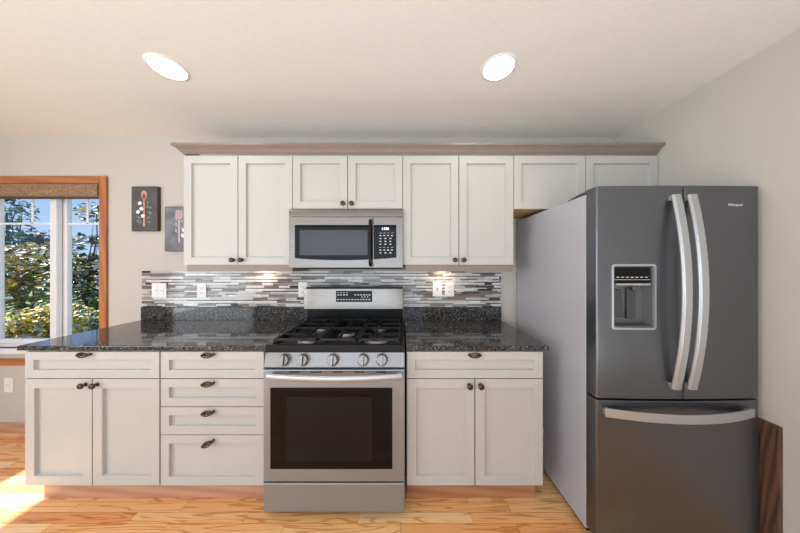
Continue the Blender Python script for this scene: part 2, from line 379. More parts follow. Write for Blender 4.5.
shrub('garden_tree', 'broad autumn tree with russet leaves and pale painted highlights behind left window pane', 'tree', (x, y, -.45),
      [blob(0, 268, 7.2, 34, 26), blob(38, 266, 7.0, 28, 24), blob(20, 292, 6.8, 36, 24)], 2600, .19, [4, 5, 5, 5, 2.4, 1])
x, y, z = V(86, 300, 6.8)
shrub('garden_tree', 'dark green tree with russet tips behind right window pane', 'tree', (x, y, -.45),
      [blob(84, 287, 6.8, 26, 30), blob(92, 240, 6.7, 22, 6, .5), blob(96, 212, 6.6, 12, 11, .4), blob(80, 264, 6.6, 20, 12)], 2000, .16, [6, 4, 1.6, 2.2, 1.6, .6])
x, y, z = V(18, 300, 10)
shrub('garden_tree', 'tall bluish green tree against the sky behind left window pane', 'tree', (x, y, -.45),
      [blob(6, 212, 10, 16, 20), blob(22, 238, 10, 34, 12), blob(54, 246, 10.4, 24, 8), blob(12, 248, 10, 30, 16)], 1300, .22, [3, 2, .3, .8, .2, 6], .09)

# ------------------------------------------------------------------ cabinets
def door_mesh(x0, x1, z0, z1, yf, th=.02, st=.052, rec=.016):
    b = B(); bm = b.bm; i = .0025
    def R(x0, x1, z0, z1, y): return [bm.verts.new(c) for c in ((x0, y, z0), (x1, y, z0), (x1, y, z1), (x0, y, z1))]
    k = R(x0, x1, z0, z1, yf+th); f = R(x0, x1, z0, z1, yf)
    f2 = R(x0+st, x1-st, z0+st, z1-st, yf); f3 = R(x0+st+i, x1-st-i, z0+st+i, z1-st-i, yf+rec)
    b._f(k[::-1])
    for A, C in ((k, f), (f, f2), (f2, f3)):
        for j in range(4): b._f([A[j], A[(j+1) % 4], C[(j+1) % 4], C[j]])
    b._f(f3); return b
def knob(parent, x, z, yf):
    b = B(); b.lathe([(.011, 0), (.011, .003), (.006, .005), (.006, .013), (.013, .017), (.0165, .021), (.0165, .025), (.013, .029), (.006, .031), (0, .031)], (x, yf-.0005, z), (0, -1, 0), 20)
    obj('knob', b, M['bronze'], parent, smooth=50)
def pull(parent, x, z, yf, tilt=0.0):
    """leaf shaped bronze pull: ribbed pod held on two posts"""
    b = B(); W, H = .037, .015
    def top(t): return H*(1-abs(t)**1.8)
    up = [(W*t/12, top(t/12)) for t in range(-12, 13)]
    ring = up + [(a, -c*.8) for a, c in up[::-1][1:-1]]
    P = [Vector((x+a, yf-.016-.006*(1-(a/W)**2), z+c)) for a, c in ring]
    b.tube(P, .0032, 6, up=(0, 1, 0), closed=True)
    b.tube([Vector((x+W*t/6*.98, yf-.018-.007*(1-(t/6)**2), z+.001)) for t in range(-6, 7)], .004, 6, up=(0, 1, 0), scales=[.5+.5*(1-abs(t)/6) for t in range(-6, 7)])
    for t in (-.55, -.2, .2, .55):
        a = W*t; h = top(t)
        b.tube([Vector((x+a-.005, yf-.019, z+h)), Vector((x+a+.004, yf-.0235, z)), Vector((x+a-.005, yf-.019, z-h*.8))], .0024, 5, up=(0, 1, 0))
    for sgn in (-1, 1):
        b.lathe([(.0065, 0), (.005, .004), (.004, .017)], (x+sgn*.026, yf-.0005, z), (0, -1, 0), 10)
    if tilt:
        bmesh.ops.rotate(b.bm, verts=b.bm.verts, cent=(x, yf, z), matrix=Matrix.Rotation(tilt, 3, 'Y'))
    obj('pull', b, M['bronze'], parent, smooth=50)

G = .0026
def upper(label, x0, xm, x1, z0, z1, rail=False, knobs=True, plybottom=False):
    t = thing('wall_cabinet', label, 'cabinet', ((x0+x1)/2, -.16, z0), 'cream upper cabinets')
    b = B(); b.box(x0+.0008, x1-.0008, -.304, -.002, z0+.004, z1+.012); obj('body', b, M['cabinet'], t)
    for a, c, kx in ((x0+.002, xm-G, xm-.030), (xm+G, x1-.002, xm+.030)):
        d = obj('door', door_mesh(a, c, z0, z1, -.325), M['cabinet'], t, .0015)
        if knobs: knob(d, kx, z0+.033, -.325)
    if rail:
        b = B(); b.box(x0+.018, x1-.001, -.318, -.300, z0-.046, z0+.0035); b.box(x0+.018, x0+.036, -.300, -.02, z0-.046, z0+.0035)
        b.box(x1-.019, x1-.001, -.300, -.02, z0-.046, z0+.0035)
        obj('light_rail', b, M['taupe'], t, .002)
    if plybottom:
        b = B(); b.box(x0+.004, x1-.004, -.302, -.004, z0+.0005, z0+.0038); obj('bottom_panel', b, M['ply'], t, label='raw wood underside of the cabinet')
    return t
ZU0, ZU1 = 1.387, 2.139
upper('tall two-door cream upper cabinet left of the microwave', -1.497, -1.121, -.745, ZU0, ZU1, True)
upper('short two-door cream upper cabinet directly above the microwave', -.745, -.364, .0155, 1.773, ZU1)
upper('tall two-door cream upper cabinet between microwave and refrigerator', .0155, .4025, .7805, ZU0, ZU1, True)
upper('wide short cream upper cabinet above the refrigerator', .7805, 1.278, 1.777, 1.773, ZU1, knobs=False, plybottom=True)

# crown molding with a return at its left end
prof = [(0, 2.1518), (.006, 2.1518), (.006, 2.158), (.012, 2.160), (.020, 2.170), (.030, 2.182), (.040, 2.188), (.042, 2.192), (.050, 2.193), (.050, 2.208), (0, 2.208)]
b = B(); bm = b.bm
def crown_ring(fn): return [bm.verts.new(fn(o_, z_)) for o_, z_ in prof]
yb = -.305; xl = -1.497
rings = [crown_ring(lambda o_, z_: (xl-o_, -.002, z_)), crown_ring(lambda o_, z_: (xl-o_, yb-.012-o_, z_)), crown_ring(lambda o_, z_: (1.777, yb-.012-o_, z_))]
for A, C in zip(rings, rings[1:]):
    for j in range(len(prof)): b._f([A[j], A[(j+1) % len(prof)], C[(j+1) % len(prof)], C[j]])
b._f(rings[0][::-1]); b._f(rings[-1])
tag(obj('crown_molding', b, M['taupe'], None, smooth=25, origin=(.14, -.3, 2.152)), 'long taupe crown molding running along the top of the upper cabinets', 'molding')

YB = -.625
def base_cab(label, x0, x1, rows, plinth_x0=None):
    t = thing('base_cabinet', label, 'cabinet', ((x0+x1)/2, -.3, 0), 'cream base cabinets')
    b = B(); b.box(x0+.0008, x1-.0008, -.604, -.003, .142, .906); b.box(x0+.003, x1-.003, -.53, -.02, 0, .142); obj('body', b, M['cabinet'], t)
    return t
def drawer(t, x0, x1, z0, z1, tilt=0.0, px=None):
    d = obj('drawer', door_mesh(x0, x1, z0, z1, YB, st=.046), M['cabinet'], t, .0015)
    return d
L1 = base_cab('cream base cabinet with one wide drawer over two doors at the left end', -2.112, -1.352, None)
d = drawer(L1, -2.110, -1.356, .748, .897); pull(d, -1.764, .884, YB)
d = obj('door', door_mesh(-2.110, -1.7345, .146, .743, YB), M['cabinet'], L1, .0015); knob(d, -1.768, .714, YB)
d = obj('door', door_mesh(-1.7285, -1.356, .146, .743, YB), M['cabinet'], L1, .0015); knob(d, -1.703, .714, YB)
L2 = base_cab('cream base cabinet with a stack of four drawers left of the range', -1.352, -.7455, None)
for z0, z1, pz, tl in ((.748, .897, .883, -.05), (.590, .743, .722, -.1), (.432, .585, .561, -.15), (.146, .427, .390, -.5)):
    d = drawer(L2, -1.347, -.768, z0, z1); pull(d, -1.072, pz, YB, tl)
R1 = base_cab('cream base cabinet with a drawer over two doors between range and refrigerator', .034, .803, None)
d = drawer(R1, .037, .800, .748, .897); pull(d, .413, .882, YB)
d = obj('door', door_mesh(.037, .4155, .146, .743, YB), M['cabinet'], R1, .0015); knob(d, .385, .710, YB)
d = obj('door', door_mesh(.4215, .800, .146, .743, YB), M['cabinet'], R1, .0015); knob(d, .4475, .710, YB)

b = B(); b.box(-2.122, -.7465, -.548, -.532, 0, .1405); tag(obj('toe_kick_board', b, M['oak_toe'], None, .004, origin=(-1.43, -.54, 0)), 'reddish oak toe kick board under the two cabinets left of the range', 'toe kick')
b = B(); b.box(.036, .80, -.548, -.532, 0, .1405); tag(obj('toe_kick_board', b, M['kick_shaded'], None, .003, origin=(.42, -.54, 0)), 'oak toe kick board under the cabinet right of the range', 'toe kick')
b = B(); b.lathe([(.066, 0), (.072, .003), (.072, .008), (.066, .011), (0, .011)], (.8045, -.550, .405), (1, 0, 0), 32)
tag(obj('wooden_plaque', b, M['wood_round'], None, smooth=40, origin=(.8045, -.550, .405)), 'small round brown wooden plaque on the cabinet side facing the refrigerator', 'plaque')

# countertops with granite upstands
def counter(label, x0, x1, ox0, ox1):
    t = thing('countertop', label, 'countertop', ((x0+x1)/2, -.32, .908))
    b = B(); b.box(x0, x1, -.64, -.002, .908, .935); obj('slab', b, M['granite'], t, .005, 3)
    b = B(); b.box(ox0, ox1, -.021, -.0025, .9353, 1.041); obj('upstand', b, M['granite'], t, .002)
counter('long dark speckled granite countertop left of the range', -2.134, -.7445, -2.128, -.7445)
counter('short dark speckled granite countertop between range and refrigerator', .031, .827, .031, .826)

# mosaic backsplash
b = B(); X0, X1, Z0, Z1 = -2.128, .828, 1.0425, 1.338
b.box(X0, X1, -.008, -.0015, Z0, Z1)
rows = 0
zs = [Z0]
while zs[-1] < Z1-.006:
    zs.append(min(Z1, zs[-1]+(.0075 if len(zs) % 2 else .0175)*random.uniform(.9, 1.1)))
rows = len(zs)-1
for r in range(rows):
    x = X0+.0005; z0 = zs[r]+.0007; z1 = zs[r+1]-.0007; thin = zs[r+1]-zs[r] < .013
    first = True
    while x < X1-.004:
        L = random.choice([.06, .09, .12, .12, .15, .19]) * (random.uniform(.3, 1) if first else 1); first = False
        x2 = min(x+L, X1-.0005)
        mi = random.choices([1, 2, 3, 4, 5, 6], [9, 16, 16, 18, 23, 18] if thin else [36, 30, 16, 10, 5, 3])[0]
        b.box(x, x2-.0014, -.0125-random.uniform(0, .001), -.0079, z0, z1, mi); x = x2
tag(obj('tile_backsplash', b, M['tiles'], None, origin=(-.65, -.005, Z0)), 'linear mosaic tile backsplash of white, grey and brown strips on the back wall', 'backsplash')

# outlets and switches
def plate(name, label, cat, x, z, y, gangs=1, kind='outlet', group=None, wdt=None):
    t = thing(name, label, cat, (x, y, z-.06), group)
    wd = wdt or .076+.046*(gangs-1)
    b = B(); b.box(x-wd/2, x+wd/2, y-.006, y, z-.06, z+.06); obj('cover_plate', b, M['white'], t, .003, 3)
    for g in range(gangs):
        gx = x+(g-(gangs-1)/2)*.046
        if kind == 'rocker':
            b = B(); b.box(gx-.016, gx+.016, y-.009, y-.0062, z-.033, z+.033); obj('rocker', b, M['white'], t, .002)
            b = B(); b.box(gx-.010, gx+.010, y-.0095, y-.0091, z-.002, z+.0005); obj('rocker_line', b, M['slot'], t)
        elif kind == 'toggle':
            b = B(); b.box(gx-.005, gx+.005, y-.0066, y-.0062, z-.012, z+.012); obj('toggle_slot', b, M['slot'], t)
            b = B(); b.prism([(y-.0068, z-.006), (y-.0068, z+.006), (y-.018, z+.002), (y-.018, z-.006)], 'x', gx-.0035, gx+.0035); obj('toggle', b, M['white'], t, .001)
        else:
            for dz in (-.021, .021):
                b = B(); b.prism([(gx+.016*math.cos(a*PI/12)*1.0, z+dz+.0145*math.sin(a*PI/12)) for a in range(24)], 'y', y-.0085, y-.0062); f = obj('receptacle', b, M['white'], t, .001)
                b = B(); b.box(gx-.008, gx-.0055, y-.009, y-.0086, z+dz-.004, z+dz+.006).box(gx+.0055, gx+.008, y-.009, y-.0086, z+dz-.004, z+dz+.006).box(gx-.002, gx+.002, y-.009, y-.0086, z+dz-.010, z+dz-.006)
                obj('slots', b, M['slot'], f)
YT = -.0138
plate('light_switch', 'white double light switch near the left end of the tile backsplash', 'switch', -1.98, 1.178, YT, 2, 'rocker', None, .12)
plate('wall_outlet', 'white outlet on the tile under the left upper cabinet', 'outlet', -1.63, 1.178, YT)
plate('wall_outlet', 'white outlet on the tile just left of the range backguard, partly hidden', 'outlet', -.80, 1.185, YT)
plate('light_switch', 'white single toggle switch on the tile right of the range', 'switch', .302, 1.188, YT, 1, 'toggle')
plate('wall_outlet', 'white outlet on the tile beside the single toggle switch', 'outlet', .402, 1.188, YT)
plate('wall_outlet', 'white outlet low on the wall beneath the window', 'outlet', -3.235, .395, -.0008, 1, 'rocker')

# wall pictures
def leafpoly(cx, cz, L, W, ang, n=5):
    P = []
    for i in range(n+1): t = i/n; P.append((t*L, W*math.sin(PI*t)))
    for i in range(n-1, 0, -1): t = i/n; P.append((t*L, -W*math.sin(PI*t)))
    ca, sa = math.cos(ang), math.sin(ang)
    return [(cx+a*ca-c*sa, cz+a*sa+c*ca) for a, c in P]
def picture(label, x0, x1, z0, z1, mat):
    t = thing('wall_picture', label, 'picture', ((x0+x1)/2, -.015, z0), 'kitchen utensil pictures')
    b = B(); b.box(x0, x1, -.026, -.001, z0, z1); obj('panel_edge', b, M['frame_edge'], t, .001)
    b = B(); b.box(x0+.005, x1-.005, -.0275, -.0263, z0+.005, z1-.005); obj('canvas', b, mat, t)
    return t
pc = picture('dark grey picture of a wooden spoon with white flowers on the wall', -2.197, -1.982, 1.664, 2.028, M['canvas1'])
cx = -2.092
b = B(); b.prism([(cx+.024*math.cos(a*PI/12), 1.958+.038*math.sin(a*PI/12)) for a in range(24)], 'y', -.0287, -.0277)
b.prism([(cx-.006, 1.93), (cx+.006, 1.93), (cx+.005, 1.78), (cx+.009, 1.705), (cx, 1.697), (cx-.009, 1.705), (cx-.005, 1.78)], 'y', -.0287, -.0277); obj('painted_spoon', b, M['spoon'], pc)
b = B(); b.prism([(cx+.015*math.cos(a*PI/12), 1.948+.022*math.sin(a*PI/12)) for a in range(24)], 'y', -.0293, -.0289); obj('painted_spoon_bowl', b, M['spoon_dk'], pc)
b = B()
for fx, fz in ((-.033, 1.890), (-.020, 1.845), (-.048, 1.820), (-.008, 1.786)):
    for k in range(5): b.prism(leafpoly(cx+fx, fz, .018, .008, k*2*PI/5+.3), 'y', -.0295-.0001*k, -.0289-.0001*k)
obj('painted_flowers', b, M['petal'], pc)
b = B()
for k, (fx, fz, an) in enumerate(((.02, 1.85, 1.0), (.035, 1.85, .3), (.03, 1.88, 1.4), (.03, 1.82, -.2), (.04, 1.80, .5), (.02, 1.77, .2), (.025, 1.745, -.5), (-.03, 1.77, 2.8), (-.035, 1.755, 3.6), (-.02, 1.745, 3.9))):
    b.prism(leafpoly(cx+fx, fz, .030, .007, an), 'y', -.0289-.0001*k, -.0279-.0001*k)
obj('painted_leaves', b, M['pleaf'], pc)
pc = picture('blue-grey picture of a pink spatula, partly behind the upper cabinet', -1.926, -1.711, 1.499, 1.863, M['canvas2'])
cx = -1.806
b = B(); b.box(cx-.006, cx+.006, -.0287, -.0277, 1.57, 1.765)
b.prism([(cx-.006, 1.755), (cx+.006, 1.755), (cx+.028, 1.775), (cx-.028, 1.775)], 'y', -.0287, -.0277)
for k in range(4): b.box(cx-.028+k*.0155, cx-.019+k*.0155, -.0287, -.0277, 1.775, 1.83)
b.box(cx-.028, cx+.0275, -.0287, -.0277, 1.826, 1.833); obj('painted_spatula', b, M['spatula'], pc)
b = B()
for k in range(9):
    side = -1 if k % 3 else 1
    b.prism(leafpoly(cx+side*.012, 1.63+.017*k, .032, .006, PI/2+side*-.8), 'y', -.0289-.0001*k, -.0279-.0001*k)
obj('painted_leaves', b, M['pleaf2'], pc)
b = B()
for fx, fz in ((.038, 1.672), (.034, 1.625)):
    for k in range(5): b.prism(leafpoly(cx+fx, fz, .018, .008, k*2*PI/5), 'y', -.0303-.0001*k, -.0299-.0001*k)
obj('painted_flowers', b, M['petal'], pc)

# ------------------------------------------------------------------ range
RX0, RX1 = -.742, .023; RC = (RX0+RX1)/2
rg = thing('range', 'freestanding stainless steel gas range with black cooktop between the counters', 'stove', (RC, -.34, 0))
b = B(); b.box(RX0+.002, RX1-.002, -.628, -.03, .045, .905); obj('body', b, M['black'], rg)
for lx in (RX0+.05, RX1-.05):
    for ly in (-.58, -.08):
        b = B(); b.lathe([(.016, 0), (.016, .01), (.008, .014), (.008, .046)], (lx, ly, 0), n=14); obj('leg', b, M['black'], rg, smooth=40)
b = B(); b.box(RX0, RX1, -.672, -.63, .042, .200); obj('storage_drawer', b, M['steel'], rg, .006, 3)
dr = obj('oven_door', B().box(RX0, RX1, -.675, -.63, .212, .818), M['steel'], rg, .005, 3)
b = B(); b.box(-.703, -.044, -.6775, -.6755, .283, .722); obj('window', b, M['bglass'], dr, .0008)
b = B(); b.box(-.615, -.155, -.6786, -.6778, .325, .675); obj('inner_window', b, M['oglass'], dr)
for k in range(5):
    xx = -.60+k*.117; obj('vent_slot', B().box(xx, xx+.055, -.6762, -.6752, .803, .809), M['slot'], dr)
# bowed flat handle
n = 24; path = []
for i in range(n+1):
    u = i/n; xx = -.706+u*(.006+.706); path.append((xx, -.700-.030*(1-(2*u-1)**2), .793))
b = B(); b.sweep(path, [(.009*math.cos(a*PI/6), .0165*math.sin(a*PI/6)) for a in range(12)])
for xx in (-.694, -.006): b.box(xx-.011, xx+.011, -.700, -.674, .782, .804)
obj('handle', b, M['steelv'], dr, smooth=50)
# control panel
b = B(); b.prism([(-.63, .823), (-.668, .823), (-.672, .830), (-.652, .906), (-.63, .906)], 'x', RX0, RX1); cp = obj('control_panel', b, M['steelu'], rg, .003)
nrm = Vector((0, -.076, .020)).normalized()
for kx in (-.630, -.529, -.367, -.203, -.101):
    o0 = Vector((kx, -.6622, .868)) + nrm*.0005
    b = B(); b.lathe([(.034, 0), (.034, .004), (.029, .006), (.028, .022), (.025, .026), (0, .026)], o0, nrm, 28)
    c = o0+nrm*.026; u_ = Vector((0, 0, 1)); u_ = (u_-nrm*u_.dot(nrm)).normalized(); r_ = Vector((1, 0, 0))
    v = [b.bm.verts.new(c+r_*sx_*.0065+u_*su*.026+nrm*h) for h in (0.0002, .012) for sx_, su in ((-1, -1), (1, -1), (1, 1), (-1, 1))]
    for q in ((0,3,2,1),(4,5,6,7),(0,1,5,4),(1,2,6,5),(2,3,7,6),(3,0,4,7)): b._f([v[i] for i in q])
    obj('knob', b, M['steelu'], cp, .001, smooth=40)
for xx in (-.172, -.075): obj('printed_mark', B().box(xx, xx+.02, -.6640, -.6590, .8585, .8610), M['slot'], cp)
# cooktop tray
b = B(); b.box(RX0, RX1, -.640, -.115, .9065, .924); b.box(RX0, RX1, -.660, -.640, .9065, .948); b.box(RX0, RX0+.02, -.640, -.115, .924, .942); b.box(RX1-.02, RX1, -.640, -.115, .924, .942)
ct = obj('cooktop', b, M['black'], rg, .003)
for bx_, by_, r, sx_ in ((-.555, -.525, .05, 1), (-.558, -.265, .042, 1), (-.354, -.39, .042, 1.0), (-.150, -.525, .055, 1), (-.150, -.265, .036, 1)):
    b = B(); b.lathe([(r*1.25, 0), (r*1.25, .003), (r, .006), (r*.96, .014), (0, .014)], (bx_, by_, .9242), n=28); bn = obj('burner', b, M['alu'], ct, smooth=40)
    b = B(); b.lathe([(r*.86, 0), (r*.9, .003), (r*.86, .008), (0, .0095)], (bx_, by_, .9384), n=28); obj('burner_cap', b, M['iron'], bn, smooth=40)
def grate(x0, x1, burners):
    b = B(); y0, y1 = -.628, -.135; zt, zb, wd = .972, .958, .010
    def barx(a, c, y): b.box(a, c, y-wd/2, y+wd/2, zb, zt)
    def bary(x, a, c): b.box(x-wd/2, x+wd/2, a, c, zb, zt)
    for y in (y0+wd/2, y1-wd/2): barx(x0, x1, y)
    for x in (x0+wd/2, x1-wd/2): bary(x, y0, y1)
    xm = (x0+x1)/2; barx(x0, x1, (y0+y1)/2)
    for cx_, cy_, r in burners:
        barx(x0, cx_-r*.45, cy_); barx(cx_+r*.45, x1, cy_)
        lo = y0 if cy_ < (y0+y1)/2 or len(burners) == 1 else (y0+y1)/2; hi = y1 if cy_ > (y0+y1)/2 or len(burners) == 1 else (y0+y1)/2
        bary(cx_, lo, cy_-r*.45); bary(cx_, cy_+r*.45, hi)
    for x in (x0+wd/2, x1-wd/2):
        for y in (y0+wd/2, (y0+y1)/2, y1-wd/2):
            sgn = 1 if x < xm else -1
            b.prism([(x-sgn*wd/2, zb), (x+sgn*wd/2*2.4, zb), (x+sgn*wd/2, .9243), (x-sgn*wd/2, .9243)], 'y', y-wd/2, y+wd/2)
    obj('grate', b, M['iron'], rg, .0015)
grate(-.708, -.468, [(-.555, -.525, .05), (-.558, -.265, .042)])
grate(-.462, -.246, [(-.354, -.39, .05)])
grate(-.240, .0, [(-.150, -.525, .05), (-.150, -.265, .042)])
# backguard
b = B(); b.box(RX0+.012, RX1-.005, -.112, -.035, .906, 1.050); b.prism([(-.150, 1.046), (-.112, 1.046), (-.035, 1.046), (-.035, 1.214), (-.145, 1.214)], 'x', RX0+.014, RX1-.004); bk = obj('backguard', b, M['black'], rg, .003)
gx0, gx1 = RX0+.004, RX1-.002
b = B(); pts = [(gx0, -.146), (gx0, -.152), (gx0+.03, -.1585), (gx0+.12, -.161), (gx1-.12, -.161), (gx1-.03, -.1585), (gx1, -.152), (gx1, -.146)]
b.prism(pts, 'z', 1.050, 1.207); gp = obj('backguard_panel', b, M['steelu'], bk, .003, smooth=30)
b = B(); b.box(-.489, -.215, -.1635, -.1612, 1.105, 1.190); obj('display', b, M['bglass'], bk, .001)
b = B()
for r, zz in enumerate((1.176, 1.160, 1.125)):
    for k in range(12):
        if r == 0 and k > 3: continue
        if r == 1 and 3 < k < 6: continue
        xx = -.479+k*.0215; b.box(xx, xx+(.012 if r == 2 else .014), -.1642, -.1637, zz-(.004 if r else .0015), zz+(.003 if r else .0015))
obj('display_print', b, M['marks'], bk)
b = B()
for k in range(3): b.box(-.295+k*.022, -.290+k*.022, -.1642, -.1637, 1.138, 1.150)
obj('display_bars', b, M['marks'], bk)

# ------------------------------------------------------------------ microwave
mw = thing('microwave', 'stainless over-the-range microwave with black glass door above the range', 'microwave', (-.36, -.2, 1.366))
MX0, MX1 = -.757, .017
b = B(); b.box(-.7435, .0145, -.330, -.003, 1.355, 1.7695); obj('body', b, M['black'], mw, .002)
b = B(); b.prism([(-.331, 1.713), (-.353, 1.713), (-.351, 1.755), (-.343, 1.768), (-.331, 1.768)], 'x', MX0, MX1); obj('vent_strip', b, M['steelu'], mw, .001, smooth=30)
XS = -.186
d = obj('door', B().box(MX0, XS-.001, -.353, -.331, 1.366, 1.711), M['steelu'], mw, .003)
def zlow(x): return 1.424+.013*((x+.4)/.32)**2-.006
b = B(); xs = [-.715+i*(XS-.003+.715)/14 for i in range(15)]
b.prism([(x, zlow(x)) for x in xs]+[(XS-.003, 1.657), (-.715, 1.657)], 'y', -.3555, -.3533); wn = obj('window', b, M['bglass'], d, .001)
b = B(); b.box(-.682, -.222, -.3565, -.3557, 1.452, 1.622); obj('screen', b, M['mglass'], wn)
b = B(); hx = -.202
path = [(hx, -.357, 1.690), (hx, -.376, 1.680)] + [(hx, -.384-.006*math.sin(PI*i/8), 1.665-i*.0325) for i in range(9)] + [(hx, -.376, 1.390), (hx, -.357, 1.380)]
b.sweep(path, [(.0105*math.cos(a*PI/5), .007*math.sin(a*PI/5)) for a in range(10)], up=(0, -1, .001)); obj('handle', b, M['black'], d, smooth=60)
c = obj('control_panel', B().box(XS+.001, MX1, -.353, -.331, 1.366, 1.711), M['steelu'], mw, .003)
b = B(); xs = [XS+.004+i*(-.028-XS-.004)/6 for i in range(7)]
b.prism([(x, zlow(x)) for x in xs]+[(-.028, 1.657), (XS+.004, 1.657)], 'y', -.3555, -.3533); kp = obj('keypad', b, M['bglass'], c, .001)
b = B(); 
for k, ww in enumerate((.005, .010, .010, .010)): b.box(-.125+k*.0125, -.125+k*.0125+ww*.8, -.3562, -.3557, 1.622, 1.640)
obj('clock_digits', b, M['lcd'], kp)
b = B()
for r in range(8):
    for k in range(4 if r in (0, 1, 5, 6) else 3):
        st = .026 if r in (0, 1, 5, 6) else .034
        xx = -.142+k*st; zz = 1.604-r*.0195; b.box(xx, xx+(.012 if r != 0 else .018), -.3562, -.3557, zz-.003, zz+(.003 if r not in (0, 5) else -.001))
obj('key_marks', b, M['marks'], kp)

# ------------------------------------------------------------------ refrigerator
FX0, FX1 = .9505, 1.740; FC = (FX0+FX1)/2; FW = (FX1-FX0)/2
fr = thing('refrigerator', 'dark stainless French door refrigerator with water dispenser at the right wall', 'refrigerator', (FC, -.4, 0))
b = B(); b.box(FX0, FX1, -.737, -.025, .03, 1.745); obj('case', b, M['fridge_side'], fr, .004)
b = B(); b.box(FX0+.02, FX1-.02, -.72, -.05, 0, .03); obj('base', b, M['black'], fr)
b = B(); b.box(FX0+.004, FX1-.004, -.7435, -.7375, .05, 1.73); obj('gasket', b, M['dplastic'], fr)
def yfront(x): return -.806-.010*(1-((x-FC)/FW)**2)
def fdoor(x0, x1, rl, rr, z0, z1):
    yb = -.744; r = .009; pts = [(x0, yb)]
    y = yfront(x0)
    if rl: pts += [(x0+r-r*math.cos(a), y+r-r*math.sin(a)) for a in [PI/2*i/6 for i in range(7)]]
    else: pts += [(x0+.002-.002*math.cos(a), y+.002-.002*math.sin(a)) for a in (0, PI/4, PI/2)]
    n = 16
    for i in range(1, n):
        x = x0+r+(x1-x0-2*r)*i/n; pts.append((x, yfront(x)))
    y = yfront(x1)
    if rr: pts += [(x1-r+r*math.sin(a), y+r-r*math.cos(a)) for a in [PI/2*i/6 for i in range(7)]]
    else: pts += [(x1-.002+.002*math.sin(a), y+.002-.002*math.cos(a)) for a in (0, PI/4, PI/2)]
    pts.append((x1, yb)); b = B(); b.prism(pts, 'z', z0, z1); return b
XM = 1.360
DX0, DX1, DZ0, DZ1 = 1.018, 1.226, 1.073, 1.388
dl = obj('door', fdoor(FX0, XM-.003, True, False, .739, 1.766), M['fridge'], fr, smooth=30)
# cut the dispenser cavity
cut = obj('cut', B().box(DX0+.008, DX1-.008, -.9, -.757, DZ0+.008, DZ1-.008), M['fridge'], fr)
md = dl.modifiers.new('cavity', 'BOOLEAN'); md.object = cut; md.operation = 'DIFFERENCE'; md.solver = 'EXACT'
bpy.context.view_layer.update(); dg = bpy.context.evaluated_depsgraph_get()
me2 = bpy.data.meshes.new_from_object(dl.evaluated_get(dg)); dl.modifiers.clear(); old = dl.data; dl.data = me2
bpy.data.meshes.remove(old); bpy.data.objects.remove(cut)
for p_ in me2.polygons: p_.use_smooth = True
me2.set_sharp_from_angle(angle=math.radians(30))
for o_ in (dl,):
    mb = o_.modifiers.new('bevel', 'BEVEL'); mb.width = .0015; mb.segments = 2; mb.limit_method = 'ANGLE'; mb.angle_limit = math.radians(40)
ds = obj('dispenser', B().box(DX0+.009, DX1-.009, -.7615, -.7575, DZ0+.009, DZ1-.009).box(DX0+.009, DX0+.013, -.812, -.7615, DZ0+.009, DZ1-.009).box(DX1-.013, DX1-.009, -.814, -.7615, DZ0+.009, DZ1-.009)
         .box(DX0+.013, DX1-.013, -.8125, -.7615, DZ0+.009, DZ0+.014).box(DX0+.013, DX1-.013, -.8125, -.7615, DZ1-.014, DZ1-.009), M['mplastic'], dl)
# frame ring
def rrect(x0, x1, z0, z1, r, n=5):
    return arc((x1-r, z0+r), r, -PI/2, 0, n)+arc((x1-r, z1-r), r, 0, PI/2, n)+arc((x0+r, z1-r), r, PI/2, PI, n)+arc((x0+r, z0+r), r, PI, 1.5*PI, n)
b = B(); outer = rrect(DX0, DX1, DZ0, DZ1, .014); inner = rrect(DX0+.0085, DX1-.0085, DZ0+.0085, DZ1-.0085, .008)
n_ = len(outer); Q = []
for ring, dy in ((outer, -.0006), (outer, -.0045), (inner, -.0055), (inner, .004)): Q.append([b.bm.verts.new((x, yfront(x)+dy, z)) for x, z in ring])
for A, C in zip(Q, Q[1:]+Q[:1]):
    for i in range(n_): b._f([A[i], A[(i+1) % n_], C[(i+1) % n_], C[i]])
obj('dispenser_frame', b, M['steelv'], dl, smooth=30)
b = B(); b.prism([(-.763, 1.372), (-.806, 1.372), (-.809, 1.300), (-.763, 1.292)], 'x', DX0+.0145, DX1-.0145); dp = obj('dispenser_panel', b, M['bglass'], ds, .001)
b = B(); b.prism([(-.763, 1.290), (-.815, 1.296), (-.816, 1.286), (-.763, 1.277)], 'x', DX0+.022, DX1-.022); obj('spout_bar', b, M['steelv'], ds, .002)
b = B(); b.prism([(-.763, 1.262), (-.775, 1.262), (-.792, 1.13), (-.788, 1.125), (-.763, 1.20)], 'x', 1.047, 1.100); obj('paddle', b, M['dplastic'], ds, .002)
b = B(); b.box(1.128, 1.172, -.775, -.7625, 1.115, 1.27); obj('back_plate', b, M['dplastic'], ds, .003)
b = B(); b.lathe([(.011, 0), (.009, .014), (.006, .022)], (1.15, -.785, 1.278), (0, 0, -1), 14); obj('nozzle', b, M['dplastic'], ds, smooth=40)
b = B()
for k in range(7): b.box(DX0+.026+k*.023, DX0+.040+k*.023, -.8092, -.8080, 1.323, 1.326)
b.box(DX0+.02, DX1-.02, -.8098, -.8084, 1.312, 1.3135)
obj('button_marks', b, M['marks'], ds)
b = B(); b.box(DX0+.0145, DX1-.0145, -.812, -.763, DZ0+.0145, DZ0+.018); obj('drip_tray', b, M['dplastic'], ds)
drr = obj('door', fdoor(XM+.003, FX1, False, True, .739, 1.766), M['fridge'], fr, .0015, smooth=30)
fz = obj('freezer_drawer', fdoor(FX0, FX1, True, True, .055, .729), M['fridge'], fr, .0015, smooth=30)
